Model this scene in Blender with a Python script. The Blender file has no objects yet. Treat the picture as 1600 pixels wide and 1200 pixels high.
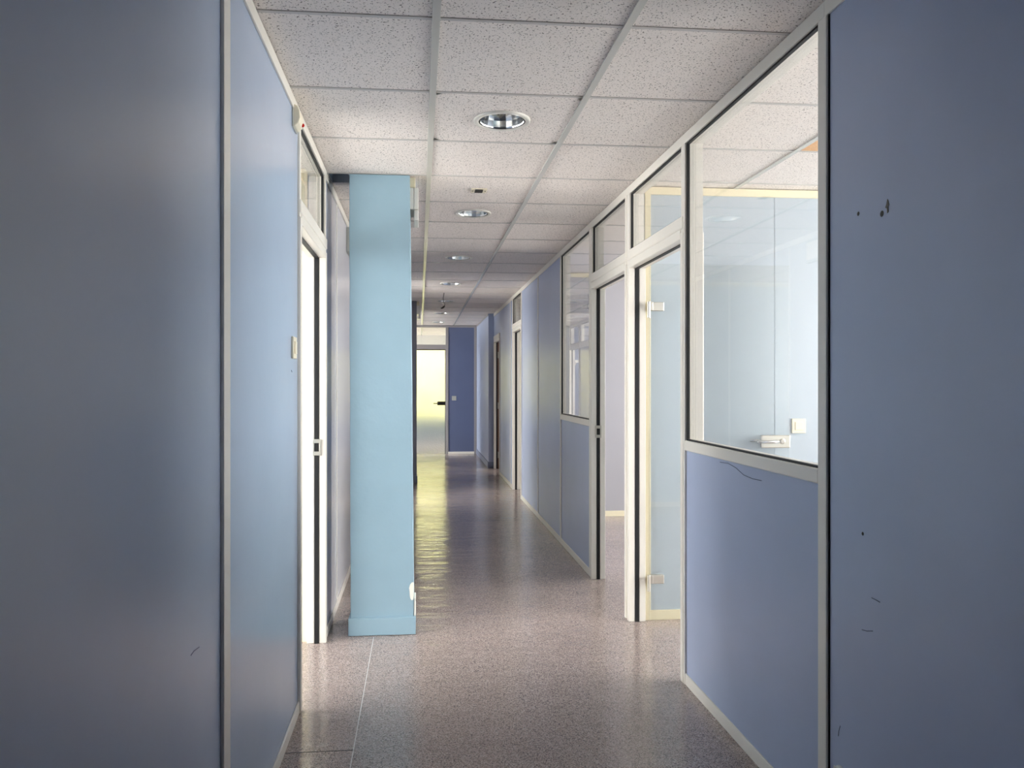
import bpy, bmesh, math, random
from mathutils import Vector, Matrix

# ------------------------------------------------------------------ camera
SC = bpy.context.scene
COL = SC.collection
H, HC = 1.342, 1.123            # eye height, ceiling height above the eye
CEIL = H + HC
F, CX, VPX = 1220.0, 770.0, 655.0
TH = math.atan((CX - VPX) / F)
CO, SI = math.cos(TH), math.sin(TH)
cd = bpy.data.cameras.new('camera')
cam = bpy.data.objects.new('camera', cd)
COL.objects.link(cam)
cam.location = (0, 0, H)
cam.rotation_euler = (math.pi / 2, 0, -TH)
cd.sensor_width = 36
cd.lens = 36 * F / 1600
cd.shift_x = 30 / 1600
cd.clip_start = 0.02
SC.camera = cam
SC.view_settings.view_transform = 'Standard'
SC.view_settings.look = 'None'
SC.view_settings.gamma = 1
SC.view_settings.use_curve_mapping = False
SC.view_settings.exposure = 3.05

# ------------------------------------------------------------------ sky, sun, daylight
w = bpy.data.worlds.new('sky')
SC.world = w
w.use_nodes = True
bg = w.node_tree.nodes['Background']
bg.inputs[0].default_value = (1.0, 0.985, 0.965, 1)
bg.inputs[1].default_value = 2.2
SC.cycles.max_bounces = 14
SC.cycles.diffuse_bounces = 8
SC.cycles.glossy_bounces = 6
SC.cycles.transmission_bounces = 8
SC.cycles.transparent_max_bounces = 24
SC.cycles.sample_clamp_indirect = 6
SC.cycles.caustics_reflective = True
sd = bpy.data.lights.new('sun', 'SUN')
sd.energy = 0.25
sd.angle = 0.02
sd.color = (1, 0.95, 0.82)
so = bpy.data.objects.new('sun', sd)
COL.objects.link(so)
so.rotation_euler = (math.radians(48), 0, 0)
so.location = (0, 5, 12)

def portal(name, loc, sx, sy, direction):
    """daylight portal in a window opening: guides sky sampling, adds no light"""
    l = bpy.data.lights.new(name, 'AREA')
    l.shape = 'RECTANGLE'
    l.size, l.size_y = sx, sy
    l.cycles.is_portal = True
    o = bpy.data.objects.new(name, l)
    COL.objects.link(o)
    o.location = loc
    o.rotation_euler = Vector(direction).to_track_quat('-Z', 'Y').to_euler()

# ------------------------------------------------------------------ materials
def srgb(r, g, b):
    f = lambda c: (c / 12.92 if c <= 0.04045 else ((c + 0.055) / 1.055) ** 2.4)
    return (f(r / 255), f(g / 255), f(b / 255), 1)

def mat(name, col, rough=0.5, metal=0.0, spec=0.5, bump=None, mottle=None, emit=None, coat=0):
    m = bpy.data.materials.new(name)
    m.use_nodes = True
    nt = m.node_tree
    p = nt.nodes['Principled BSDF']
    p.inputs['Base Color'].default_value = col
    p.inputs['Roughness'].default_value = rough
    p.inputs['Metallic'].default_value = metal
    p.inputs['Specular IOR Level'].default_value = spec
    p.inputs['Coat Weight'].default_value = coat
    if emit:
        p.inputs['Emission Color'].default_value = emit[0]
        p.inputs['Emission Strength'].default_value = emit[1]
    tc = nt.nodes.new('ShaderNodeTexCoord')
    if mottle:
        sc, amt = mottle
        n = nt.nodes.new('ShaderNodeTexNoise')
        n.inputs['Scale'].default_value = sc
        n.inputs['Detail'].default_value = 5
        r = nt.nodes.new('ShaderNodeMapRange')
        r.inputs[1].default_value = 0.3
        r.inputs[2].default_value = 0.7
        r.inputs[3].default_value = 1 - amt
        r.inputs[4].default_value = 1 + amt
        mx = nt.nodes.new('ShaderNodeVectorMath')
        mx.operation = 'SCALE'
        mx.inputs[0].default_value = col[:3]
        nt.links.new(tc.outputs['Object'], n.inputs['Vector'])
        nt.links.new(n.outputs['Fac'], r.inputs[0])
        nt.links.new(r.outputs[0], mx.inputs['Scale'])
        nt.links.new(mx.outputs[0], p.inputs['Base Color'])
    if bump:
        sc, st, di = bump
        n = nt.nodes.new('ShaderNodeTexNoise')
        n.inputs['Scale'].default_value = sc
        n.inputs['Detail'].default_value = 3
        b = nt.nodes.new('ShaderNodeBump')
        b.inputs['Strength'].default_value = st
        b.inputs['Distance'].default_value = di
        nt.links.new(tc.outputs['Object'], n.inputs['Vector'])
        nt.links.new(n.outputs['Fac'], b.inputs['Height'])
        nt.links.new(b.outputs[0], p.inputs['Normal'])
    return m

M = {}
M['laminate'] = mat('blue_laminate', srgb(172, 185, 212), 0.33, spec=0.5, bump=(9, 0.10, 0.004), mottle=(3.0, 0.03))
M['laminate_left'] = mat('grey_blue_laminate', srgb(172, 187, 210), 0.22, spec=0.55, bump=(9, 0.10, 0.004), mottle=(3.0, 0.02))
M['laminate_grey'] = mat('pale_grey_laminate', srgb(208, 209, 216), 0.2, bump=(9, 0.10, 0.004))
M['laminate_pale'] = mat('pale_laminate', srgb(180, 191, 199), 0.3, bump=(9, 0.10, 0.004), mottle=(2.0, 0.02))
M['laminate_lilac'] = mat('lilac_laminate', srgb(168, 166, 168), 0.35, mottle=(2.0, 0.02))
M['laminate_navy'] = mat('end_blue_laminate', srgb(92, 102, 131), 0.4, mottle=(2.0, 0.03))
M['frame'] = mat('cream_lacquer', srgb(234, 230, 220), 0.35)
M['frame_warm'] = mat('warm_cream_lacquer', srgb(232, 222, 190), 0.38, mottle=(14, 0.02))
M['gasket'] = mat('black_gasket', srgb(14, 15, 17), 0.55)
M['plastic'] = mat('ivory_plastic', srgb(236, 228, 204), 0.35)
M['plastic_grey'] = mat('grey_plastic', srgb(170, 172, 165), 0.4)
M['plastic_white'] = mat('white_plastic', srgb(225, 223, 215), 0.35)
M['wood'] = mat('brown_door', srgb(120, 82, 66), 0.45, mottle=(5, 0.12))
M['metal'] = mat('satin_aluminium', srgb(205, 200, 188), 0.3, metal=0.85)
M['metal_dark'] = mat('dark_metal', srgb(60, 60, 58), 0.35, metal=0.8)
M['chrome'] = mat('mirror_reflector', srgb(235, 237, 236), 0.16, metal=1.0)
M['red'] = mat('red_lens', srgb(200, 30, 20), 0.25)
M['black'] = mat('black_plastic', srgb(16, 16, 16), 0.45)
M['pillar'] = mat('turquoise_paint', srgb(146, 175, 190), 0.5, bump=(16, 0.35, 0.006), mottle=(4, 0.035))
M['pillar_grey'] = mat('grey_paint', srgb(120, 124, 135), 0.5, bump=(16, 0.3, 0.006))
M['plaster'] = mat('bare_plaster', srgb(236, 236, 226), 0.8, bump=(80, 0.4, 0.002))
M['runner'] = mat('ceiling_runner', srgb(205, 205, 200), 0.25, spec=0.6)
M['lobby_blue'] = mat('lobby_blue_paint', srgb(120, 135, 150), 0.6)
M['frame_grey'] = mat('grey_lacquer', srgb(146, 143, 144), 0.35)
M['tee'] = mat('cross_tee_paint', srgb(200, 197, 193), 0.45)
M['plenum'] = mat('plenum', srgb(175, 180, 188), 0.8)
M['orange'] = mat('orange_tile', srgb(226, 178, 128), 0.8, mottle=(30, 0.05))
M['shell'] = mat('outer_wall', srgb(222, 222, 216), 0.8, mottle=(2, 0.02))
M['scuff'] = mat('scuff', srgb(88, 96, 124), 0.7)
M['lamp'] = mat('lamp_tube', srgb(240, 240, 235), 0.3)
M['wire'] = mat('black_wire', srgb(22, 22, 22), 0.5)
M['skirt_blue'] = mat('blue_grey_skirting', srgb(125, 135, 160), 0.4)
M['ground'] = mat('grass_ground', srgb(90, 100, 70), 0.9, mottle=(3, 0.2))

def clear_glass(name, tint=(0.966, 0.971, 0.966)):
    m = bpy.data.materials.new(name)
    m.use_nodes = True
    nt = m.node_tree
    for n in list(nt.nodes):
        nt.nodes.remove(n)
    out = nt.nodes.new('ShaderNodeOutputMaterial')
    mix = nt.nodes.new('ShaderNodeMixShader')
    t = nt.nodes.new('ShaderNodeBsdfTransparent')
    t.inputs[0].default_value = (*tint, 1)
    g = nt.nodes.new('ShaderNodeBsdfGlossy')
    g.inputs['Roughness'].default_value = 0.0
    lw = nt.nodes.new('ShaderNodeLayerWeight')
    lw.inputs['Blend'].default_value = 0.5
    pw = nt.nodes.new('ShaderNodeMath'); pw.operation = 'POWER'; pw.inputs[1].default_value = 5
    ma = nt.nodes.new('ShaderNodeMath'); ma.operation = 'MULTIPLY_ADD'
    ma.inputs[1].default_value = 0.955; ma.inputs[2].default_value = 0.045
    L = nt.links.new
    L(lw.outputs['Facing'], pw.inputs[0]); L(pw.outputs[0], ma.inputs[0])
    L(ma.outputs[0], mix.inputs[0]); L(t.outputs[0], mix.inputs[1]); L(g.outputs[0], mix.inputs[2])
    L(mix.outputs[0], out.inputs[0])
    return m
M['glass'] = clear_glass('clear_glass')

def frosted():
    m = bpy.data.materials.new('frosted_glass')
    m.use_nodes = True
    nt = m.node_tree
    p = nt.nodes['Principled BSDF']
    p.inputs['Base Color'].default_value = (0.97, 1, 0.97, 1)
    p.inputs['Transmission Weight'].default_value = 1.0
    p.inputs['Roughness'].default_value = 0.30
    p.inputs['IOR'].default_value = 1.3
    tc = nt.nodes.new('ShaderNodeTexCoord')
    v = nt.nodes.new('ShaderNodeTexVoronoi'); v.inputs['Scale'].default_value = 60
    b = nt.nodes.new('ShaderNodeBump'); b.inputs['Strength'].default_value = 0.4; b.inputs['Distance'].default_value = 0.004
    L = nt.links.new
    L(tc.outputs['Object'], v.inputs['Vector']); L(v.outputs['Distance'], b.inputs['Height']); L(b.outputs[0], p.inputs['Normal'])
    return m
M['frosted'] = frosted()

def floor_mat():
    m = bpy.data.materials.new('speckled_vinyl')
    m.use_nodes = True
    nt = m.node_tree
    N, L = nt.nodes.new, nt.links.new
    p = nt.nodes['Principled BSDF']
    tc = N('ShaderNodeTexCoord')
    v = N('ShaderNodeTexVoronoi'); v.inputs['Scale'].default_value = 330
    L(tc.outputs['Object'], v.inputs['Vector'])
    sep = N('ShaderNodeSeparateColor'); L(v.outputs['Color'], sep.inputs[0])
    r = N('ShaderNodeValToRGB'); L(sep.outputs[0], r.inputs[0])
    r.color_ramp.interpolation = 'CONSTANT'
    e = r.color_ramp.elements
    e[0].position = 0; e[0].color = srgb(92, 84, 86)
    e[1].position = 0.20; e[1].color = srgb(150, 136, 132)
    for pos, c in ((0.45, srgb(166, 150, 144)), (0.72, srgb(182, 168, 160)), (0.88, srgb(196, 184, 176))):
        k = e.new(pos); k.color = c
    n = N('ShaderNodeTexNoise'); n.inputs['Scale'].default_value = 1.3; n.inputs['Detail'].default_value = 4
    L(tc.outputs['Object'], n.inputs['Vector'])
    mr = N('ShaderNodeMapRange'); L(n.outputs['Fac'], mr.inputs[0])
    mr.inputs[1].default_value = .3; mr.inputs[2].default_value = .7; mr.inputs[3].default_value = .93; mr.inputs[4].default_value = 1.06
    sc = N('ShaderNodeVectorMath'); sc.operation = 'SCALE'
    L(r.outputs[0], sc.inputs[0]); L(mr.outputs[0], sc.inputs['Scale'])
    L(sc.outputs[0], p.inputs['Base Color'])
    p.inputs['Roughness'].default_value = 0.22
    p.inputs['Specular IOR Level'].default_value = 0.55
    # waviness of the sheet
    mp = N('ShaderNodeMapping'); mp.inputs['Scale'].default_value = (3.0, 9, 1)
    L(tc.outputs['Object'], mp.inputs[0])
    n2 = N('ShaderNodeTexNoise'); n2.inputs['Scale'].default_value = 1.0; n2.inputs['Detail'].default_value = 4
    L(mp.outputs[0], n2.inputs['Vector'])
    b = N('ShaderNodeBump'); b.inputs['Strength'].default_value = 0.75; b.inputs['Distance'].default_value = 0.010
    L(n2.outputs['Fac'], b.inputs['Height']); L(b.outputs[0], p.inputs['Normal'])
    rn = N('ShaderNodeMapRange'); L(n.outputs['Fac'], rn.inputs[0])
    rn.inputs[1].default_value = .3; rn.inputs[2].default_value = .7; rn.inputs[3].default_value = .12; rn.inputs[4].default_value = .22
    L(rn.outputs[0], p.inputs['Roughness'])
    return m
M['floor'] = floor_mat()

def tile_mat():
    m = bpy.data.materials.new('mineral_tile')
    m.use_nodes = True
    nt = m.node_tree
    N, L = nt.nodes.new, nt.links.new
    p = nt.nodes['Principled BSDF']
    p.inputs['Roughness'].default_value = 0.75
    tc = N('ShaderNodeTexCoord')
    n = N('ShaderNodeTexNoise'); n.inputs['Scale'].default_value = 155; n.inputs['Detail'].default_value = 1.5; n.inputs['Distortion'].default_value = 0.8
    L(tc.outputs['Object'], n.inputs['Vector'])
    r = N('ShaderNodeValToRGB'); L(n.outputs['Fac'], r.inputs[0])
    e = r.color_ramp.elements
    e[0].position = 0.345; e[0].color = srgb(112, 104, 98)
    e[1].position = 0.385; e[1].color = srgb(240, 233, 227)
    L(r.outputs[0], p.inputs['Base Color'])
    b = N('ShaderNodeBump'); b.inputs['Strength'].default_value = 0.5; b.inputs['Distance'].default_value = 0.003
    L(r.outputs[0], b.inputs['Height']); L(b.outputs[0], p.inputs['Normal'])
    return m
M['tile'] = tile_mat()

def leaf_mat():
    m = mat('hedge_leaf', srgb(150, 145, 98), 0.6, mottle=(2.0, 0.35))
    return m
M['hedge'] = leaf_mat()

# ------------------------------------------------------------------ mesh helpers
class MB:
    def __init__(s):
        s.bm = bmesh.new()
    def box(s, x0, x1, y0, y1, z0, z1):
        x0, x1 = sorted((x0, x1)); y0, y1 = sorted((y0, y1)); z0, z1 = sorted((z0, z1))
        v = [s.bm.verts.new(c) for c in ((x0,y0,z0),(x1,y0,z0),(x1,y1,z0),(x0,y1,z0),(x0,y0,z1),(x1,y0,z1),(x1,y1,z1),(x0,y1,z1))]
        for f in ((0,3,2,1),(4,5,6,7),(0,1,5,4),(1,2,6,5),(2,3,7,6),(3,0,4,7)):
            s.bm.faces.new([v[i] for i in f])
        return s
    def poly(s, pts):
        s.bm.faces.new([s.bm.verts.new(p) for p in pts]); return s
    def prism(s, prof, fn0, fn1):
        """closed 2-D outline swept between two placements"""
        a = [s.bm.verts.new(fn0(*p)) for p in prof]; b = [s.bm.verts.new(fn1(*p)) for p in prof]
        n = len(prof)
        for i in range(n):
            s.bm.faces.new((a[i], a[(i+1) % n], b[(i+1) % n], b[i]))
        s.bm.faces.new(a[::-1]); s.bm.faces.new(b)
        return s
    def lathe(s, prof, c, axis='z', seg=40, close=False):
        rings = []
        for r, h in prof:
            ring = []
            for k in range(seg):
                a = 2 * math.pi * k / seg
                u, v = r * math.cos(a), r * math.sin(a)
                d = {'z': (u, v, h), 'y': (u, h, v), 'x': (h, u, v)}[axis]
                ring.append(s.bm.verts.new((c[0]+d[0], c[1]+d[1], c[2]+d[2])))
            rings.append(ring)
        for i in range(len(rings) - 1):
            for k in range(seg):
                s.bm.faces.new((rings[i][k], rings[i][(k+1) % seg], rings[i+1][(k+1) % seg], rings[i+1][k]))
        if close:
            s.bm.faces.new(rings[0]); s.bm.faces.new(rings[-1][::-1])
        return s
    def tube(s, pts, r, seg=10):
        pts = [Vector(p) for p in pts]
        rings = []
        for i, p in enumerate(pts):
            d = (pts[min(i+1, len(pts)-1)] - pts[max(i-1, 0)]).normalized()
            up = Vector((0, 0, 1)) if abs(d.z) < 0.9 else Vector((1, 0, 0))
            a = d.cross(up).normalized(); b = d.cross(a).normalized()
            rr = r[i] if isinstance(r, (list, tuple)) else r
            rings.append([s.bm.verts.new(p + a*rr*math.cos(2*math.pi*k/seg) + b*rr*math.sin(2*math.pi*k/seg)) for k in range(seg)])
        for i in range(len(rings)-1):
            for k in range(seg):
                s.bm.faces.new((rings[i][k], rings[i][(k+1)%seg], rings[i+1][(k+1)%seg], rings[i+1][k]))
        s.bm.faces.new(rings[0][::-1]); s.bm.faces.new(rings[-1])
        return s
    def build(s, name, m, parent=None, bevel=0.0, smooth=False, org=None, seg=2):
        bmesh.ops.recalc_face_normals(s.bm, faces=s.bm.faces)
        o3 = world_of(parent) if parent is not None else Vector((0, 0, 0))
        loc = Vector((0, 0, 0))
        if parent is None:
            zs = [v.co for v in s.bm.verts]
            mn = Vector([min(v[i] for v in zs) for i in range(3)]); mxx = Vector([max(v[i] for v in zs) for i in range(3)])
            loc = Vector(((mn.x+mxx.x)/2, (mn.y+mxx.y)/2, mn.z))
        bmesh.ops.translate(s.bm, verts=s.bm.verts, vec=-(o3 + loc))
        me = bpy.data.meshes.new(name)
        s.bm.to_mesh(me); s.bm.free()
        me.materials.append(m)
        if smooth:
            for p in me.polygons: p.use_smooth = True
        o = bpy.data.objects.new(name, me)
        o.location = loc
        COL.objects.link(o)
        if parent is not None:
            o.parent = parent
        if bevel:
            b = o.modifiers.new('bevel', 'BEVEL'); b.width = bevel; b.segments = seg; b.limit_method = 'ANGLE'
            b.harden_normals = False
        return o

def world_of(o):
    v = Vector((0, 0, 0))
    while o is not None:
        v += o.location; o = o.parent
    return v

def tag(o, label=None, cat=None, group=None, kind=None):
    if label: o['label'] = label
    if cat: o['category'] = cat
    if group: o['group'] = group
    if kind: o['kind'] = kind
    return o

def empty(name, loc):
    o = bpy.data.objects.new(name, None)
    o.empty_display_size = 0.1
    o.location = loc
    COL.objects.link(o)
    return o

# ------------------------------------------------------------------ plan of the place
XR, XL, T = 1.19, -0.493, 0.075       # corridor faces of the side walls, wall thickness
def YR(px, X=XR):                     # where a column of the photo meets a wall face
    d = X / CO * F / (px - VPX)
    return (d - X * SI) / CO
def YL(px): return YR(px, XL)
YB, YE = -3.0, 14.97                  # behind the camera, end wall
SILL, PANE0, HEAD0, HEAD1, TOP = 1.057, 1.090, 1.996, 2.098, CEIL - 0.047

# openings along the right wall
D4a, D4b = 3.440, 4.312
D3a, D3b = 4.409, 5.273
W1a, W1b = 2.223, 3.392
W2a, W2b = 5.373, 6.471
D2a, D2b = 9.04, 9.85
D1a, D1b = 11.51, 12.30
PIER = 12.40
L1a, L1b = 3.27, 4.105

# ---------- floor
f = MB().box(-4.2, 5.3, YB, 18.3, -0.06, 0.0).build('floor', M['floor'])
tag(f, 'glossy speckled grey pink vinyl floor running down the corridor', 'floor', kind='structure')
seam = MB().box(XL, XL, 0, 0, 0, 0) if False else None
s1 = MB().box(-0.2418, -0.2385, YB, 4.18, 0.0, 0.0006).box(-0.2418, -0.2385, 4.53, YE, 0, 0.0006).build('weld_seam', M['tee'], f)
s2 = MB()
s2.box(XL + 0.008, -0.2375, 2.895, 2.899, 0.0, 0.0006)
s2.build('tile_joint', M['gasket'], f)

# ---------- ceiling : tiles one by one, holes for the recessed lights
P = 0.605
ylines = [3.62 + P * n for n in range(-11, 25)]
xlines = [-4.148, -3.548, -2.948, -2.348, -1.748, -1.148, -0.548, 0.052, 0.652, 1.232, 1.81, 2.41, 3.01, 3.61, 4.21, 4.81, 5.41]
LX = 0.352
LY = [3.3175 + 1.815 * k for k in range(7)]
cb = MB()
ZT = CEIL + 0.004
NOTCH = (XL + 0.01, -0.375, 4.235, 4.43)
orange = MB()
for i in range(len(xlines) - 1):
    for j in range(len(ylines) - 1):
        x0, x1, y0, y1 = xlines[i], xlines[i+1], ylines[j], ylines[j+1]
        cx, cy = (x0+x1)/2, (y0+y1)/2
        lit = abs(cx - LX) < 0.01 and any(abs(cy - q) < 0.02 for q in LY)
        if lit:
            R, n = 0.102, 32
            bm = cb.bm
            inner, outer = [], []
            for k in range(n):
                a = 2*math.pi*(k+0.5)/n
                u, v = math.cos(a), math.sin(a)
                t = 1/max(abs(u), abs(v))
                inner.append(bm.verts.new((cx+R*u, cy+R*v, ZT)))
                outer.append(bm.verts.new((cx+u*t*(x1-x0)/2, cy+v*t*(y1-y0)/2, ZT)))
            for k in range(n):
                bm.faces.new((inner[k], inner[(k+1)%n], outer[(k+1)%n], outer[k]))
        elif abs(x0 + 0.548) < 0.01 and y0 < 4.3 < y1:
            a, b, c, d = NOTCH
            cb.poly([(x0,y0,ZT),(a,y0,ZT),(a,y1,ZT),(x0,y1,ZT)])
            cb.poly([(b,y0,ZT),(x1,y0,ZT),(x1,y1,ZT),(b,y1,ZT)])
            cb.poly([(a,y0,ZT),(b,y0,ZT),(b,c,ZT),(a,c,ZT)])
            cb.poly([(a,d,ZT),(b,d,ZT),(b,y1,ZT),(a,y1,ZT)])
        elif abs(x0 - 1.81) < 0.01 and abs(y0 - 3.015) < 0.02:
            orange.poly([(x0,y0,ZT),(x1,y0,ZT),(x1,y1,ZT),(x0,y1,ZT)])
        else:
            cb.poly([(x0,y0,ZT),(x1,y0,ZT),(x1,y1,ZT),(x0,y1,ZT)])
ceil = cb.build('ceiling', M['tile'])
tag(ceil, 'white mineral fibre suspended tile ceiling with dark flecks', 'ceiling', kind='structure')
orange.build('ceiling_tile', M['orange'], ceil)['label'] = 'orange stained ceiling tile'
a, b, c, d = NOTCH
MB().box(a, a+.002, c, d, ZT, ZT+.05).box(b-.002, b, c, d, ZT, ZT+.05).box(a, b, c, c+.002, ZT, ZT+.05).box(a, b, d-.002, d, ZT, ZT+.05).box(a, b, c, d, ZT+.05, ZT+.055).build('ceiling_gap', M['plenum'], ceil)
for x in xlines[1:-1]:
    if abs(x - 1.232) < .01 : continue
    MB().box(x-.013, x+.013, YB, 18.2, CEIL-.003, CEIL+.003).build('main_runner', M['runner'], ceil, bevel=0.001)
for y in ylines[1:-1]:
    MB().box(-4.1, 5.2, y-.0075, y+.0075, CEIL+.0005, CEIL+.0045).build('cross_tee', M['tee'], ceil)
roof = MB().box(-4.3, 5.4, YB-.1, 18.4, CEIL+.3, CEIL+.5).build('roof_slab', M['shell'])
tag(roof, 'concrete slab above the suspended ceiling', 'slab', kind='structure')

# ---------- right wall
wr = MB()
wr.box(XR, XR+T, YB, W1a-.035, 0, CEIL)
wr.box(XR, XR+T, W1a, W1b+.03, 0, SILL-.012)
wr.box(XR, XR+T, W2a-.03, W2b, 0, SILL-.012)
wr.box(XR, XR+T, W2b, D2a, 0, CEIL)
wr.box(XR, XR+T, D2b+.04, D1a-.03, 0, CEIL)
wr.box(XR, XR+T, D1a-.03, PIER, HEAD1-.03, CEIL)
wall_r = wr.build('wall_right', M['laminate'])
tag(wall_r, 'blue laminate partition wall along the right of the corridor', 'wall', kind='structure')
# ---------- left wall
wl = MB()
wl.box(XL, XL-T, YB, L1a-.03, 0, CEIL)
wl.box(XL, XL-T, L1b+.03, 4.474, 0, CEIL)
wall_l = wl.build('wall_left', M['laminate_left'])
tag(wall_l, 'blue laminate partition wall along the left of the corridor', 'wall', kind='structure')
wg = MB().box(XL, XL-T, 4.474, 8.37, 0, CEIL).box(XL, XL-T, 9.23, 12.3, 0, CEIL).box(XL, XL-T, 12.3, 13.95, 0, HEAD0).build('wall_far_left', M['laminate_grey'])
tag(wg, 'pale grey panelled left wall continuing behind the turquoise pillar', 'wall', kind='structure')
pb = MB().box(1.10, XR+T, PIER, YE+.08, 0, CEIL).build('wall_far_right', M['laminate'])
tag(pb, 'thicker blue wall stretch beside the end wall', 'wall', kind='structure')
eb = MB()
EX = 0.545
eb.box(EX, 1.10, YE, YE+.08, 0, CEIL).box(-4.1, -0.36, YE, YE+.08, 0, CEIL)
wall_e = eb.build('wall_end', M['laminate_navy'])
tag(wall_e, 'dark blue end wall beside the glowing glass door', 'wall', kind='structure')
bb = MB().box(-4.2, 5.3, YB-.1, YB, 0, CEIL).build('wall_back', M['laminate'])
tag(bb, 'blue wall closing the corridor behind the camera', 'wall', kind='structure')

# ---------- joint strips, posts, ceiling and base trims
def strip(name, side, y0, y1, z0, z1, th=0.006, m='frame', parent=None, bev=0.002):
    x = XR if side > 0 else XL
    return MB().box(x, x - side*th, y0, y1, z0, z1).build(name, M[m], parent, bevel=bev)
for y in (YR(841), YR(797.5)):
    strip('joint_strip', 1, y-.014, y+.014, .05, TOP, parent=wall_r)
strip('joint_strip', 1, W2b, W2b+.032, .05, TOP, th=.008, parent=wall_r)
strip('joint_strip', 1, -0.05, 0.01, .05, TOP, parent=wall_r)
strip('joint_strip', -1, YL(344), YL(354), .0, TOP, th=.010, parent=wall_l)
for y in (0.1, YL(526), 5.9, 7.1, 9.5, 10.7, 11.9):
    strip('joint_strip', -1, y-.01, y+.01, .05, TOP, th=.003, parent=wall_l)
MB().box(XL, XL-.0, 0, 0, 0, 0) if False else None

def trim(n, side, y0, y1, z0, z1, th, label, m='frame', xs=None, bev=.003):
    x = xs if xs is not None else (XR if side > 0 else XL)
    o = MB().box(x+side*T, x - side*th, y0, y1, z0, z1) if z0 > 1 else MB().box(x, x - side*th, y0, y1, z0, z1)
    o = o.build(n, M[m], bevel=bev)
    return tag(o, label, 'trim', kind='structure')
# ceiling trims sit on the wall face (full depth over the openings)
def ctrim(n, side, spans, label, m='frame'):
    b = MB()
    x = XR if side > 0 else XL
    for y0, y1, full in spans:
        b.box(x + (side*T if full else 0), x - side*.008, y0, y1, TOP, CEIL-.001)
    return tag(b.build(n, M[m], bevel=.002), label, 'trim', kind='structure')
ctrim('trim_1', 1, [(YB, W1a-.035, 0), (W1a-.035, W2b, 1), (W2b, D2a-.04, 0), (D2a-.04, D2b+.04, 1), (D2b+.04, PIER, 0)], 'cream trim along the top of the right wall')
ctrim('trim_2', -1, [(YB, L1a-.03, 0), (L1a-.03, L1b+.03, 1), (L1b+.03, 8.36, 0), (8.36, 9.24, 1), (9.24, 12.3, 0), (12.3, YE, 1)], 'cream trim along the top of the left wall')
b = MB().box(1.10, 1.094, PIER+.0, YE, CEIL-.03, CEIL-.001).box(EX, 1.094, YE-.008, YE, CEIL-.04, CEIL-.001).box(1.05, 1.098, YE-.02, YE, 0.0, CEIL-.04)
tag(b.build('trim_3', M['frame_grey'], bevel=.002), 'grey trim framing the top and corner of the end wall', 'trim', kind='structure')
# base trims
def base(n, side, spans, label, h=.05, th=.008, m='frame'):
    b = MB(); x = XR if side > 0 else XL
    for y0, y1 in spans:
        b.box(x, x - side*th, y0, y1, 0, h)
    return tag(b.build(n, M[m], bevel=.003), label, 'skirting', kind='structure')
base('baseboard_right', 1, [(W1a-.0, W1b), (W2a, D2a-.04), (D2b+.05, D1a-.04)], 'cream metal base strip along the right wall')
base('baseboard_left', -1, [(YB, L1a-.03), (L1b+.03, 8.36), (9.24, 12.3)], 'cream metal base strip along the left wall')
b = MB().box(EX, 1.09, YE-.012, YE, 0, .045)
tag(b.build('baseboard_end', M['frame'], bevel=.003), 'pale base strip under the dark blue end wall', 'skirting', kind='structure')
b = MB().box(1.088, 1.10, PIER-.012, YE-.02, 0, .10).box(1.10, XR, PIER-.012, PIER, 0, .10)
tag(b.build('baseboard_far_right', M['skirt_blue'], bevel=.003), 'blue grey skirting around the far right wall stretch', 'skirting', kind='structure')

# ---------- frames with glass : windows in the right wall
def gasket_frame(b, x0, x1, y0, y1, z0, z1, w=.007):
    b.box(x0, x1, y0, y0+w, z0, z1).box(x0, x1, y1-w, y1, z0, z1).box(x0, x1, y0+w, y1-w, z0, z0+w).box(x0, x1, y0+w, y1-w, z1-w, z1)

def window(n, side, y0, y1, z0, z1, label, posts=(True, True), pw=.04, x=None, fm='frame'):
    """glazed opening; y0..y1, z0..z1 is the visible pane"""
    x = x if x is not None else (XR if side > 0 else XL)
    s = side
    root = empty(n, (x + s*T/2, (y0+y1)/2, z0))
    tag(root, label, 'window', kind='structure')
    g = MB()
    g.box(x + s*.014, x + s*.020, y0, y1, z0, z1).build('pane', M['glass'], root)
    g = MB(); gasket_frame(g, x - s*.001, x + s*.012, y0, y1, z0, z1)
    g.build('gasket', M['gasket'], root)
    return root

w1 = window('window_1', 1, W1a, W1b, PANE0, TOP, 'large clear window pane over a blue panel, nearest on the right')
w2 = window('window_2', 1, W2a, W2b, PANE0, TOP, 'farther clear window pane over a blue panel, before the solid right wall')
def member(name, parent, side, y0, y1, z0, z1, th=.010, m='frame', bev=.004, depth=T, x=None):
    x = x if x is not None else (XR if side > 0 else XL)
    return MB().box(x - side*th, x + side*depth, y0, y1, z0, z1).build(name, M[m], parent, bevel=bev)
member('sill', w1, 1, W1a, W1b, SILL-.012, PANE0)
member('sill', w2, 1, W2a, W2b, SILL-.012, PANE0)
member('post', w1, 1, W1a-.05, W1a, 0, TOP)
member('post', w1, 1, W1b, D4a-.0335, 0, TOP, bev=.001)
member('post', w2, 1, W2b-.002, W2b+.03, SILL-.012, TOP, th=.009)
MB().box(XR-.004, XR+.01, W1a-.054, W1a-.050, 0, TOP).build('gasket', M['gasket'], w1)

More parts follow.
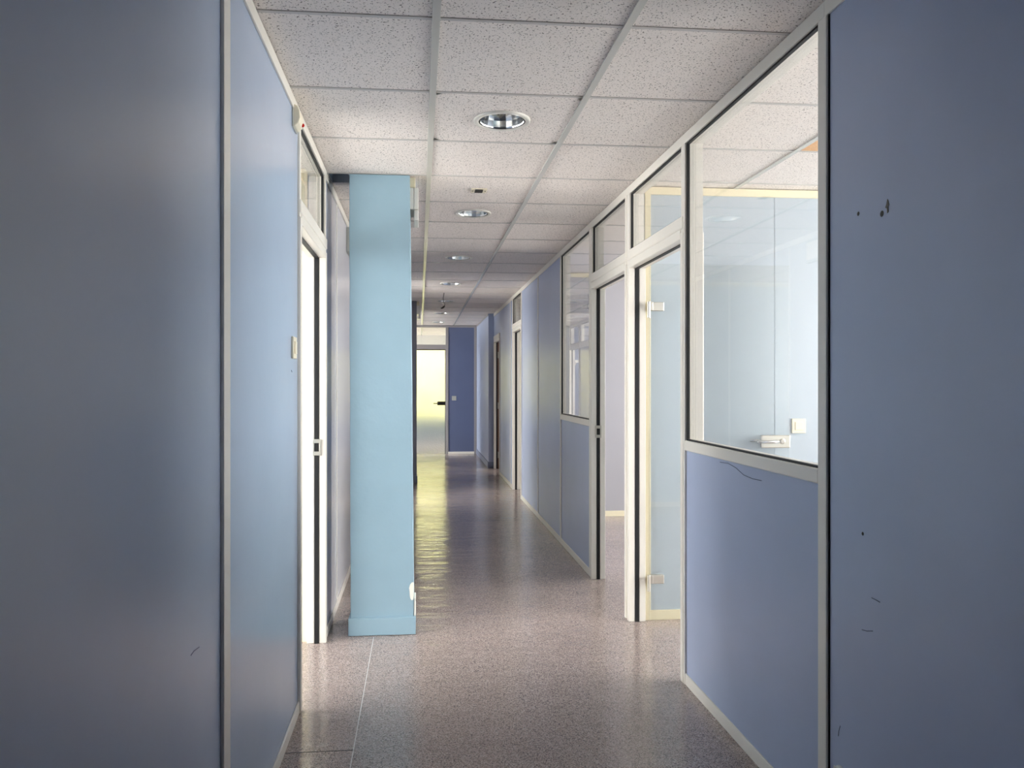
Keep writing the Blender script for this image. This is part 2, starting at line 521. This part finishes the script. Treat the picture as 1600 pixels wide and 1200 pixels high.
# ---------- doors
def hinge(parent, y, z, x, s, dirx, m='metal'):
    """glass-door hinge: knuckle on the frame and clamp plates on the leaf"""
    h = MB()
    h.box(x+dirx*.022, x+dirx*.095, y-.016, y+.016, z-.024, z+.024)
    h.build('hinge', M[m], parent, bevel=.003)
    k = MB().lathe([(.009, -.065), (.009, .028)], (x+dirx*.006, y-.018, z), seg=14, close=True)
    k.box(x, x+dirx*.03, y-.022, y-.008, z-.022, z+.026)
    k.build('hinge_knuckle', M[m], parent, bevel=.002)

def door(n, side, y0, y1, label, hinge_at, transom=True, leaf='glass', x=None, end_glass='glass', angle=90):
    """y0..y1 clear opening at the corridor face"""
    s = side
    x = x if x is not None else (XR if s > 0 else XL)
    root = empty(n, (x + s*T/2, (y0+y1)/2, 0))
    tag(root, label, 'door', kind='structure')
    pw = .034
    # jambs reach the ceiling trim and carry the transom
    ztop = TOP if transom else HEAD1
    for (ya, yb, inn) in ((y0-pw, y0, 1), (y1, y1+pw, -1)):
        ye = ya if inn > 0 else yb
        yi = yb if inn > 0 else ya
        j = MB()
        # corridor-side lip, rebate, room-side lip
        j.box(x - s*.014, x + s*.024, ye, yi, 0, HEAD0+.03)
        jr = MB() if leaf == 'wood' else j
        jr.box(x + s*.024, x + s*.046, ye, yi - inn*.004, 0, HEAD0+.03)
        jr.box(x + s*.046, x + s*(T+.01), ye, yi, 0, HEAD0+.03)
        jj = j.build('jamb', M['frame'], root, bevel=.004)
        if leaf == 'wood':
            wj = jr.build('wooden_lining', M['wood'], root, bevel=.002)
            if inn < 0:
                for z in (1.80, 1.0, .22):
                    MB().lathe([(.009, -.05), (.009, .05)], (x + s*(T-.02), yi + inn*-.006, z), seg=12, close=True).build('hinge', M['metal'], wj)
        g = MB().box(x + s*.024, x + s*.046, yi - inn*.004, yi + inn*.003, 0.0, HEAD0)
        g.build('gasket', M['gasket'], jj)
        if transom:
            MB().box(x - s*.010, x + s*T, ye, yi, HEAD0+.03, ztop).build('mullion', M['frame'], root, bevel=.003)
    hd = MB().box(x - s*.014, x + s*(T+.01), y0, y1, HEAD0, HEAD0+.045)
    hh = hd.build('door_head', M['frame'], root, bevel=.004)
    MB().box(x + s*.024, x + s*.046, y0, y1, HEAD0-.004, HEAD0).build('gasket', M['gasket'], hh)
    MB().box(x - s*.0155, x + s*T, y0-pw+.001, y1+pw-.001, HEAD0+.045, HEAD1).build('transom_rail', M['frame'], root, bevel=.006)
    if transom:
        MB().box(x + s*.014, x + s*.020, y0, y1, HEAD1, TOP).build('transom_pane', M[end_glass], root)
        g = MB(); gasket_frame(g, x - s*.001, x + s*.012, y0, y1, HEAD1, TOP)
        g.build('transom_gasket', M['gasket'], root)
    # strike plate in the jamb opposite the hinges
    yj, inn = (y1, -1) if hinge_at == 'near' else (y0, 1)
    sp = MB()
    zc = 1.015
    sp.box(x+s*.012, x+s*.056, yj + inn*.001, yj + inn*.007, zc-.042, zc-.022).box(x+s*.012, x+s*.056, yj+inn*.001, yj+inn*.007, zc+.022, zc+.042)
    sp.box(x+s*.012, x+s*.022, yj+inn*.001, yj+inn*.007, zc-.022, zc+.022).box(x+s*.046, x+s*.056, yj+inn*.001, yj+inn*.007, zc-.022, zc+.022)
    sp = sp.build('strike_plate', M['metal'], root, bevel=.001)
    MB().box(x+s*.022, x+s*.046, yj+inn*.001, yj+inn*.004, zc-.022, zc+.022).build('strike_hole', M['black'], sp)
    # leaf, opened square into the room
    yh, inn = (y1-.02, -1) if hinge_at == 'far' else (y0+.02, 1)
    lx0 = x + s*(T+.022)
    W = .82
    if leaf == 'glass':
        lf = MB()
        lf.box(lx0, lx0 + s*W, yh-.004, yh+.004, .012, 2.018)
        lo = lf.build('glass_leaf', M['glass'], root, bevel=.0015)
        for z in (H+.435, .244):
            hinge(lo, yh, z, lx0 - s*.012, s, s)
        hz = 1.013
        xe = lx0 + s*W
        pl = MB().box(xe - s*.165, xe + s*.004, yh-.014, yh+.014, hz-.036, hz+.036).build('lock_case', M['metal'], lo, bevel=.006)
        for q in (-1, 1):
            hb = MB().tube([(xe-s*.085, yh+q*.012, hz+.002), (xe-s*.085, yh+q*.048, hz+.002), (xe-s*.10, yh+q*.052, hz+.002), (xe-s*.21, yh+q*.052, hz+.002)], [.009, .009, .009, .008], 12)
            hb.build('lever_handle', M['chrome'], pl, smooth=True)
            MB().lathe([(.016, 0), (.016, q*.006), (.010, q*.008)], (xe-s*.045, yh+q*.014, hz+.002), axis='y', seg=20, close=True).build('key_cylinder', M['metal'], pl)
    elif leaf == 'wood':
        lo = MB().box(lx0, lx0+s*W, yh-.02, yh+.02, .012, HEAD0-.004).build('wood_leaf', M['wood'], root, bevel=.003)
        for z in (1.80, 1.0, .22):
            MB().lathe([(.008, -.04), (.008, .04)], (lx0-s*.004, yh+inn*.024, z), seg=12, close=True).build('hinge', M['metal'], lo)
        MB().box(lx0+s*.70, lx0+s*.74, yh+inn*.02, yh+inn*.026, .93, 1.08).build('handle_plate', M['metal'], lo, bevel=.003)
        MB().tube([(lx0+s*.72, yh+inn*.024, 1.03), (lx0+s*.72, yh+inn*.06, 1.03), (lx0+s*.61, yh+inn*.062, 1.03)], .009, 10).build('lever_handle', M['metal'], lo, smooth=True)
    return root

door('door_4', 1, D4a, D4b, 'open glass door nearest on the right, folded back into the pale blue room', 'far')
door('door_3', 1, D3a, D3b, 'open doorway second on the right, showing a lilac grey wall', 'near')
door('door_2', 1, D2a, D2b, 'open glass door far down the right wall beside long blue panels', 'far')
door('door_1', 1, D1a, D1b, 'open brown wooden door in a cream frame, farthest on the right', 'far', transom=False, leaf='wood')
door('door_added', -1, 8.4, 9.2, 'unseen open doorway added on the left wall behind the turquoise pillar for light', 'near')  # unseen doorway added to brighten the far ceiling
door('door_5', -1, L1a, L1b, 'open doorway on the left wall into a bright white room', 'near')

# mullion face between door 4 and door 3, filled
MB().box(XR-.006, XR+T, D4b+.034, D3a-.034, 0, TOP).build('trim_4', M['frame'], bevel=.003)
tag(bpy.data.objects['trim_4'], 'cream post between the two open right doors', 'post', kind='structure')
MB().box(XR-.008, XR+T, D3b+.034, W2a, 0, TOP).build('trim_5', M['frame'], bevel=.003)
tag(bpy.data.objects['trim_5'], 'cream post between the second right doorway and the farther window', 'post', kind='structure')

# ---------- end door (glowing textured glass)
s = empty('door_6', (.095, YE+.04, 0))
tag(s, 'closed textured glass door glowing yellow at the corridor end', 'door', kind='structure')
EL, ER = -0.315, 0.505
j = MB().box(EL-.045, EL, YE-.012, YE+.085, 0, CEIL-.04).build('jamb', M['frame_grey'], s, bevel=.004)
j = MB().box(ER, ER+.052, YE-.012, YE+.085, 0, CEIL-.04).build('jamb', M['frame_grey'], s, bevel=.004)
MB().box(EL, ER, YE-.012, YE+.085, 2.005, 2.095).build('transom_rail', M['frame_grey'], s, bevel=.004)
MB().box(EL-.045, ER+.052, YE-.010, YE+.085, CEIL-.04, CEIL-.001).build('top_rail', M['frame_grey'], s, bevel=.003)
MB().box(EL, ER, YE+.02, YE+.026, 2.095, CEIL-.04).build('transom_pane', M['glass'], s)
g = MB().box(EL, EL+.012, YE-.002, YE+.03, 0, 2.005).box(ER-.012, ER, YE-.002, YE+.03, 0, 2.005).box(EL+.012, ER-.012, YE-.002, YE+.03, 1.99, 2.005)
g.build('gasket', M['gasket'], s)
lo = MB().box(EL+.013, ER-.013, YE+.010, YE+.018, .008, 1.989).build('glass_leaf', M['frosted'], s)
hz = .972
MB().box(ER-.16, ER-.004, YE-.004, YE+.032, hz-.036, hz+.036).build('lock_case', M['metal_dark'], lo, bevel=.004)
MB().tube([(ER-.11, YE-.004, hz), (ER-.11, YE-.045, hz), (ER-.13, YE-.05, hz), (ER-.235, YE-.05, hz)], .009, 12).build('lever_handle', M['metal_dark'], lo, smooth=True)

# ---------- far left glazing (seen mirrored in the right-hand panes)
for k, (ya, yb) in enumerate(((12.34, 13.1), (13.16, 13.92))):
    wn = window('window_%d' % (3+k), -1, ya, yb, HEAD1, TOP, ('first' if k == 0 else 'second') + ' high transom window at the far left of the corridor')
    member('post', wn, -1, yb, yb+.06, HEAD1, TOP)
    member('rail', wn, -1, ya-.04, yb+.06, HEAD0, HEAD1, bev=.004)
door('door_7', -1, 14.0, 14.85, 'glass door at the far left of the corridor', 'far')

# ---------- rooms behind : partitions, outer walls with windows
def partition(n, x0, x1, y0, y1, m, label, post=None, skirt=None, sgn=-1):
    o = MB().box(x0, x1, y0, y1, 0, CEIL).build(n, M[m])
    tag(o, label, 'wall', kind='structure')
    f = y0 if sgn < 0 else y1
    MB().box(x0, x1, f, f+sgn*.01, CEIL-.045, CEIL-.001).build('top_trim', M['frame_warm'], o, bevel=.002)
    MB().box(x0, x1, f, f+sgn*.012, 0, .055).build('base_trim', M['frame_warm'], o, bevel=.002)
    if post:
        MB().box(post[0], post[1], f, f+sgn*.014, .0, CEIL-.045).build('end_post', M['frame_warm'], o, bevel=.002)
    return o
pa = partition('wall_partition_right', XR+T+.011, 5.0, 4.345, 4.39, 'laminate_pale', 'pale blue partition wall behind the open glass door', post=(XR+T+.012, XR+T+.045))
for x in (2.06, 3.25, 4.4):
    MB().box(x-.012, x+.012, 4.343, 4.345, .055, CEIL-.045).build('joint_strip', M['laminate_pale'], pa)
partition('wall_partition_middle', XR+T+.011, 5.0, 7.78, 7.84, 'laminate_lilac', 'lilac grey partition wall seen through the second right doorway')
partition('wall_partition_far', XR+T+.011, 5.0, 9.90, 9.95, 'laminate_lilac', 'cream partition wall beyond the far glass door', post=(XR+T+.012, XR+T+.05))
partition('wall_partition_beyond', XR+T+.011, 5.0, 12.36, 12.41, 'laminate_lilac', 'pale partition behind the brown wooden door')
partition('wall_partition_left', -4.0, XL-T-.011, 4.15, 4.19, 'laminate_pale', 'pale blue partition wall in the bright left room', post=(XL-T-.05, XL-T-.012))
partition('wall_partition_left_far', -4.0, XL-T-.011, 9.6, 9.66, 'laminate_pale', 'pale partition closing the far left room')
partition('wall_partition_left_near', -4.0, XL-T-.011, 0.2, 0.26, 'laminate_pale', 'pale partition at the near side of the bright left room', sgn=1)
partition('wall_partition_right_near', XR+T+.011, 5.0, 0.2, 0.26, 'laminate_pale', 'pale partition at the near side of the right room', sgn=1)

def outer_wall(n, x0, x1, spans, ya, yb, z0, z1, label):
    b = MB(); y = ya
    for (a, c) in spans:
        b.box(x0, x1, y, a, 0, CEIL+.3)
        b.box(x0, x1, a, c, 0, z0).box(x0, x1, a, c, z1, CEIL+.3)
        y = c
    b.box(x0, x1, y, yb, 0, CEIL+.3)
    return tag(b.build(n, M['shell']), label, 'wall', kind='structure')
RS = [(0.7, 3.9), (4.9, 7.3), (8.2, 9.6), (10.4, 12.0)]
LS = [(0.6, 4.05), (5.2, 9.4), (10.2, 14.4), (15.3, 17.8)]  # openings behind the hidden doorway and beside the lobby added for extra daylight
ZW0, ZW1, ZL0 = 0.85, 2.40, 0.30
outer_wall('wall_outer_right', 5.0, 5.2, RS, YB, 18.3, ZW0, ZW1, 'outer wall with windows beyond the right rooms')
outer_wall('wall_outer_left', -4.2, -4.0, LS, YB, 18.3, ZL0, ZW1, 'outer wall with windows beyond the left rooms, some added for light')
for (a, c) in RS:
    portal('window_light', (5.1, (a+c)/2, (ZW0+ZW1)/2), c-a, ZW1-ZW0, (-1, 0, 0))
for (a, c) in LS:
    portal('window_light', (-4.1, (a+c)/2, (ZL0+ZW1)/2), c-a, ZW1-ZL0, (1, 0, 0))
# lobby beyond the end door
b = MB().box(-.9, 1.6, 18.1, 18.3, 0, .55)
tag(b.build('wall_lobby_sill', M['lobby_blue']), 'pale blue wall under the window beyond the end door', 'wall', kind='structure')
b = MB().box(-4.2, -0.9, 18.1, 18.3, 0, CEIL+.3).box(1.6, 5.2, 18.1, 18.3, 0, CEIL+.3).box(-.9, 1.6, 18.1, 18.3, 2.2, CEIL+.3)
tag(b.build('wall_lobby', M['shell']), 'pale wall with a wide window beyond the end door', 'wall', kind='structure')
portal('window_light', (.35, 18.2, 1.45), 2.5, 1.8, (0, -1, 0))
b = MB().box(1.8, 1.9, YE+.08, 18.1, 0, CEIL)
tag(b.build('wall_lobby_right', M['shell']), 'white side wall of the room beyond the end door', 'wall', kind='structure')
gr = MB().box(-12, 12, 18.3, 30, -.3, -.2).build('ground', M['ground'])
tag(gr, 'grass outside beyond the end door', 'ground', kind='structure')
hb = MB()
random.seed(5)
bm = hb.bm
nx, nz = 60, 24
vs = [[bm.verts.new((-7+14*i/nx, 20.6+random.uniform(-.12, .12)+.25*(k/nz), -.2+3.6*k/nz)) for i in range(nx+1)] for k in range(nz+1)]
vb = [[bm.verts.new((-7+14*i/nx, 22.0+random.uniform(-.12, .12), -.2+3.6*k/nz)) for i in (0, nx)] for k in (0, nz)]
for k in range(nz):
    for i in range(nx):
        bm.faces.new((vs[k][i], vs[k][i+1], vs[k+1][i+1], vs[k+1][i]))
bm.faces.new([vb[0][0], vb[0][1], vb[1][1], vb[1][0]])
bm.faces.new(vs[nz] + [vb[1][1], vb[1][0]])
hd = hb.build('hedge', M['hedge'])
tag(hd, 'sunlit yellow green hedge outside, blurred through the end door glass', 'hedge')

# ------------------------------------------------------------------ pillars
def pillar(name, xa, xb, ya, yb, mcol, label, taper=0.0, skirt=.094):
    root = empty(name, ((xa+xb)/2, (ya+yb)/2, 0))
    tag(root, label, 'pillar')
    bm = MB(); bmm = bm.bm
    nz = 26
    rings = []
    rnd = random.Random(3)
    for k in range(nz+1):
        z = (CEIL-.002) * k/nz
        t = k/nz
        dx = [rnd.uniform(-.0012, .0012) for _ in range(4)]
        pts = [(xa - taper*.35*t + dx[0], ya), (xb - taper*t + dx[1], ya), (xb - taper*t + dx[2], yb), (xa - taper*.35*t + dx[3], yb)]
        rings.append([bmm.verts.new((p[0], p[1], z)) for p in pts])
    for k in range(nz):
        for i in range(4):
            bmm.faces.new((rings[k][i], rings[k][(i+1)%4], rings[k+1][(i+1)%4], rings[k+1][i]))
    bmm.faces.new(rings[0][::-1]); bmm.faces.new(rings[-1])
    sh = bm.build('shaft', M[mcol], root, bevel=.004)
    MB().box(xa-.011, xb+.009, ya-.016, yb+.012, 0.002, skirt).build('skirting', M[mcol], root, bevel=.0025)
    return root, sh
pr, sh = pillar('pillar', -.364, -.028, 4.215, 4.50, 'pillar', 'light turquoise painted square pillar standing by the left wall', taper=.022)
# chipped paint at the corner
def blob(cx, cz, pts, y):
    b = MB()
    b.prism([(cx+u, cz+v) for u, v in pts], lambda u, v: (u, y, v), lambda u, v: (u, y-.0025, v))
    return b
blob(-.041, .225, [(.012,.052),(.002,.052),(-.008,.040),(-.013,.022),(-.010,.004),(-.009,-.018),(-.006,-.034),(.001,-.044),(.009,-.040),(.012,-.02)], 4.2145).build('paint_chip', M['plaster'], pr)
# bare patch low on the right side
MB().box(-.0285, -.019, 4.22, 4.34, .094, .19).build('plaster_patch', M['plaster'], pr, bevel=.003)
pillar('pillar', -.36, -.034, 10.60, 10.9, 'pillar_grey', 'far grey pillar seen behind the turquoise one', skirt=.10)

# exit-sign style light on the pillar's side : bracket, housing and clear sign plate
def side_light(x, y, label, sc=1.0):
    root = empty('emergency_light', (x, y, CEIL-.2))
    tag(root, label, 'emergency light')
    MB().box(x-.016, x+.016, y-.015, y+.04, CEIL-.055, CEIL-.004).build('mounting_block', M['frame_warm'], root, bevel=.002)
    MB().box(x-.014, x+.006, y-.012, y+.20, CEIL-.175, CEIL-.058).build('housing', M['plastic_white'], root, bevel=.002)
    MB().box(x+.008, x+.033, y-.012, y+.20, CEIL-.175, CEIL-.058).build('front_cover', M['plastic_white'], root, bevel=.003)
    MB().box(x-.014, x+.008, y-.010, y+.19, CEIL-.235, CEIL-.178).build('sign_plate', M['glass'], root, bevel=.002)
    MB().box(x+.010, x+.033, y-.010, y+.19, CEIL-.235, CEIL-.178).build('lamp_cover', M['plastic_white'], root, bevel=.003)
side_light(-.037, 4.27, 'small white emergency light on the near turquoise pillar top')
side_light(-.018, 10.66, 'tiny emergency light on the far grey pillar top')

# ------------------------------------------------------------------ downlights
def make_downlight():
    x, y = LX, LY[0]
    z = CEIL
    root = empty('recessed_downlight', (x, y, z))
    MB().lathe([(.100, .004), (.100, -.004), (.116, -.006), (.121, -.003), (.121, .004)], (x, y, z), seg=48).build('rim', M['plastic_white'], root, smooth=True)
    g = MB().lathe([(.1005, -.002), (.0985, -.002), (.0985, .012), (.1005, .012)], (x, y, z), seg=48)
    g.build('shadow_ring', M['gasket'], root, smooth=True)
    r = MB()
    prof = [(.095, -.001), (.093, .004), (.088, .03), (.078, .06), (.060, .088), (.035, .103), (.001, .108)]
    r.lathe(prof, (x, y, z), seg=20)
    r.build('reflector', M['chrome'], root)
    d = MB().box(x-.006, x+.006, y-.082, y+.082, z+.04, z+.05).build('lamp_divider', M['metal'], root, bevel=.002)
    for q in (-1, 1):
        t = MB().tube([(x+q*.018, y, z+.055), (x+q*.07, y, z+.04)], .016, 12)
        t.build('lamp_tube', M['lamp'], root, smooth=True)
    can = MB().lathe([(.099, .008), (.099, .12), (.001, .12)], (x, y, z), seg=32)
    can.build('can', M['metal_dark'], root)
    return root
dl = make_downlight()
DLN = ['nearest the camera, above the open left doorway', 'second along, just beyond the small black ceiling vent', 'third along, where the ceiling darkens', 'fourth along, just before the dangling wire',
       'fifth along, behind the dangling wire', 'sixth along, next to last before the end wall', 'last and farthest, just before the end wall']
tag(dl, 'round mirrored recessed downlight ' + DLN[0], 'ceiling light', 'recessed downlights along the corridor ceiling')
for k in range(1, 7):
    c = dl.copy(); COL.objects.link(c)
    c.location = (LX, LY[k], CEIL)
    c['label'] = 'round mirrored recessed downlight ' + DLN[k]
    for ch in list(dl.children):
        q = ch.copy(); COL.objects.link(q); q.parent = c

# small black ceiling sensor / vent with pale plate
vy = 3.62 + P*1.5
vt = empty('ceiling_vent', (.345, vy, CEIL))
tag(vt, 'small black square vent on a pale plate between the first two downlights', 'vent')
MB().box(.345-.046, .345+.046, vy-.045, vy+.045, CEIL-.001, CEIL+.0036).build('plate', M['plastic'], vt, bevel=.001)
MB().box(.345-.023, .345+.023, vy-.034, vy+.034, CEIL-.004, CEIL+.001).build('grille', M['black'], vt, bevel=.001)
for q in (-1, 1):
    MB().lathe([(.004, -.003), (.004, 0)], (.345+q*.037, vy, CEIL), seg=10, close=True).build('screw', M['metal_dark'], vt)

# dangling wire
yw = 9.62; xw = .305
wo = empty('hanging_wire', (xw, yw, CEIL))
tag(wo, 'loose black wire dangling from the far ceiling', 'wire')
MB().tube([(xw, yw, CEIL), (xw-.004, yw, CEIL-.03), (xw-.012, yw, CEIL-.07), (xw-.004, yw, CEIL-.11), (xw+.012, yw, CEIL-.14), (xw+.004, yw, CEIL-.165)], .0045, 8).build('cable', M['wire'], wo, smooth=True)
MB().tube([(xw-.018, yw, CEIL-.125), (xw+.0, yw+.01, CEIL-.150), (xw+.03, yw, CEIL-.155), (xw+.045, yw, CEIL-.13)], .004, 8).build('stray_strand', M['metal'], wo, smooth=True)
MB().tube([(xw+.010, yw, CEIL-.160), (xw-.002, yw, CEIL-.172), (xw-.020, yw, CEIL-.188), (xw-.040, yw, CEIL-.194)], [.006, .012, .011, .006], 10).build('connector', M['black'], wo, smooth=True)

# ------------------------------------------------------------------ wall fittings
def switch(loc, normal, w, h, label, m='plastic'):
    """flat square rocker switch; normal is one of '+x','-x','-y'"""
    x, y, z = loc
    root = empty('light_switch', loc)
    tag(root, label, 'switch')
    def bx(u, v, d0, d1):
        if normal == '-y': return (x-u, x+u, y-d0, y-d1, z-v, z+v)
        sg = 1 if normal == '+x' else -1
        return (x+sg*d0, x+sg*d1, y-u, y+u, z-v, z+v)
    MB().box(*bx(w/2, h/2, 0, .010)).build('frame_plate', M[m], root, bevel=.003)
    MB().box(*bx(w*.29, h*.29, .010, .014)).build('rocker', M[m], root, bevel=.002)
    return root
switch((XL, YL(457.5), H+.142), '+x', .082, .086, 'ivory light switch on the left wall beside the bright doorway')
switch((2.19, 4.345, H-.243), '-y', .084, .084, 'ivory square light switch beside the glass door handle')
switch((.665, YE, 1.07), '-y', .085, .085, 'small grey switch on the dark blue end wall', 'plastic_grey')

# alarm siren / sensor near the ceiling on the left wall
sy, sz = YL(459), H + 415*3.08/F
se = empty('alarm_sensor', (XL, sy, sz))
tag(se, 'cream alarm sensor with red light, high on the left wall', 'alarm sensor')
pf = [(0, -.042), (.012, -.042), (.026, -.028), (.032, -.008), (.030, .018), (.022, .036), (.010, .043), (0, .043)]
MB().prism(pf, lambda u, v: (XL+u, sy-.045, sz+v), lambda u, v: (XL+u, sy+.045, sz+v)).build('housing', M['plastic'], se, bevel=.004)
MB().box(XL, XL+.006, sy-.050, sy+.050, sz-.046, sz+.047).build('back_plate', M['plastic_grey'], se, bevel=.002)
MB().lathe([(.008, 0), (.007, .006), (.003, .009)], (XL+.028, sy+.030, sz-.016), axis='x', seg=14, close=True).build('indicator_light', M['red'], se)

# grey box on the left wall, half hidden by the pillar
gy = YL(543)
gb = empty('wall_box', (XL, gy, H+.9))
tag(gb, 'grey plastic box on the left wall, half hidden behind the pillar', 'box')
zc = H + 221*5.42/F
MB().box(XL, XL+.034, gy-.10, gy+.12, zc-.085, zc+.085).build('housing', M['plastic_grey'], gb, bevel=.006)
MB().box(XL+.034, XL+.038, gy-.08, gy+.10, zc-.065, zc+.065).build('cover', M['plastic'], gb, bevel=.002)

# cable trunking low on the near right wall
tk = empty('cable_trunking', (XR, 1.5, .2))
tag(tk, 'short grey cable trunking low on the near right wall', 'trunking')
y1 = 2.125
MB().prism([(1.60, .205), (y1, .205), (y1+.006, .215), (y1+.006, .243), (y1-.012, .262), (1.60, .262)], lambda u, v: (XR, u, v), lambda u, v: (XR-.014, u, v)).build('duct', M['plastic_white'], tk, bevel=.004)
MB().prism([(1.60, .209), (y1-.004, .209), (y1-.004, .258), (1.60, .258)], lambda u, v: (XR-.014, u, v), lambda u, v: (XR-.017, u, v)).build('lid', M['plastic_white'], tk, bevel=.001)

# screw holes and scuffs on the near right panel
def onR(px, py):
    d = XR / CO * F / (px - VPX)
    return ((d - XR*SI)/CO, H - (py-600)*d/F)
for px, py, r in ((1341, 334, .004), (1378, 334, .0055), (1348, 834, .0035)):
    y, z = onR(px, py)
    MB().lathe([(r*1.5, 0), (r, -.0012)], (XR, y, z), axis='x', seg=14, close=True).build('screw_hole', M['black'], wall_r)
y, z = onR(1387, 322)
gm = MB().prism([(0, .018), (.004, .012), (.007, .002), (.003, -.002), (.004, -.016), (-.001, -.018), (-.002, -.006), (-.009, -.002), (-.004, .006)],
    lambda u, v: (XR, y-u, z+v), lambda u, v: (XR-.0012, y-u, z+v)).build('paint_gouge', mat('gouge', srgb(112, 104, 96), .8), wall_r)
def scratch(side, pts, r=.0012):
    out = []
    X = XR if side > 0 else XL
    for px, py in pts:
        d = X / CO * F / (px - VPX)
        out.append((X - side*.0002, (d - X*SI)/CO, H - (py-600)*d/F))
    MB().tube(out, r, 5).build('scuff_mark', M['scuff'], wall_r if side > 0 else wall_l)
scratch(1, [(1362, 934), (1368, 937), (1375, 941)])
scratch(1, [(1347, 984), (1355, 986), (1364, 986)])
scratch(1, [(1313, 1134), (1311, 1142), (1310, 1150)])
scratch(1, [(1125, 722), (1138, 724), (1150, 731), (1162, 742), (1176, 748), (1190, 751)], .0014)
scratch(-1, [(298, 1024), (303, 1017), (311, 1011)])
scratch(-1, [(455, 579), (456, 581)], .0022)

# lights in use: fixtures in rooms are off, daylight only
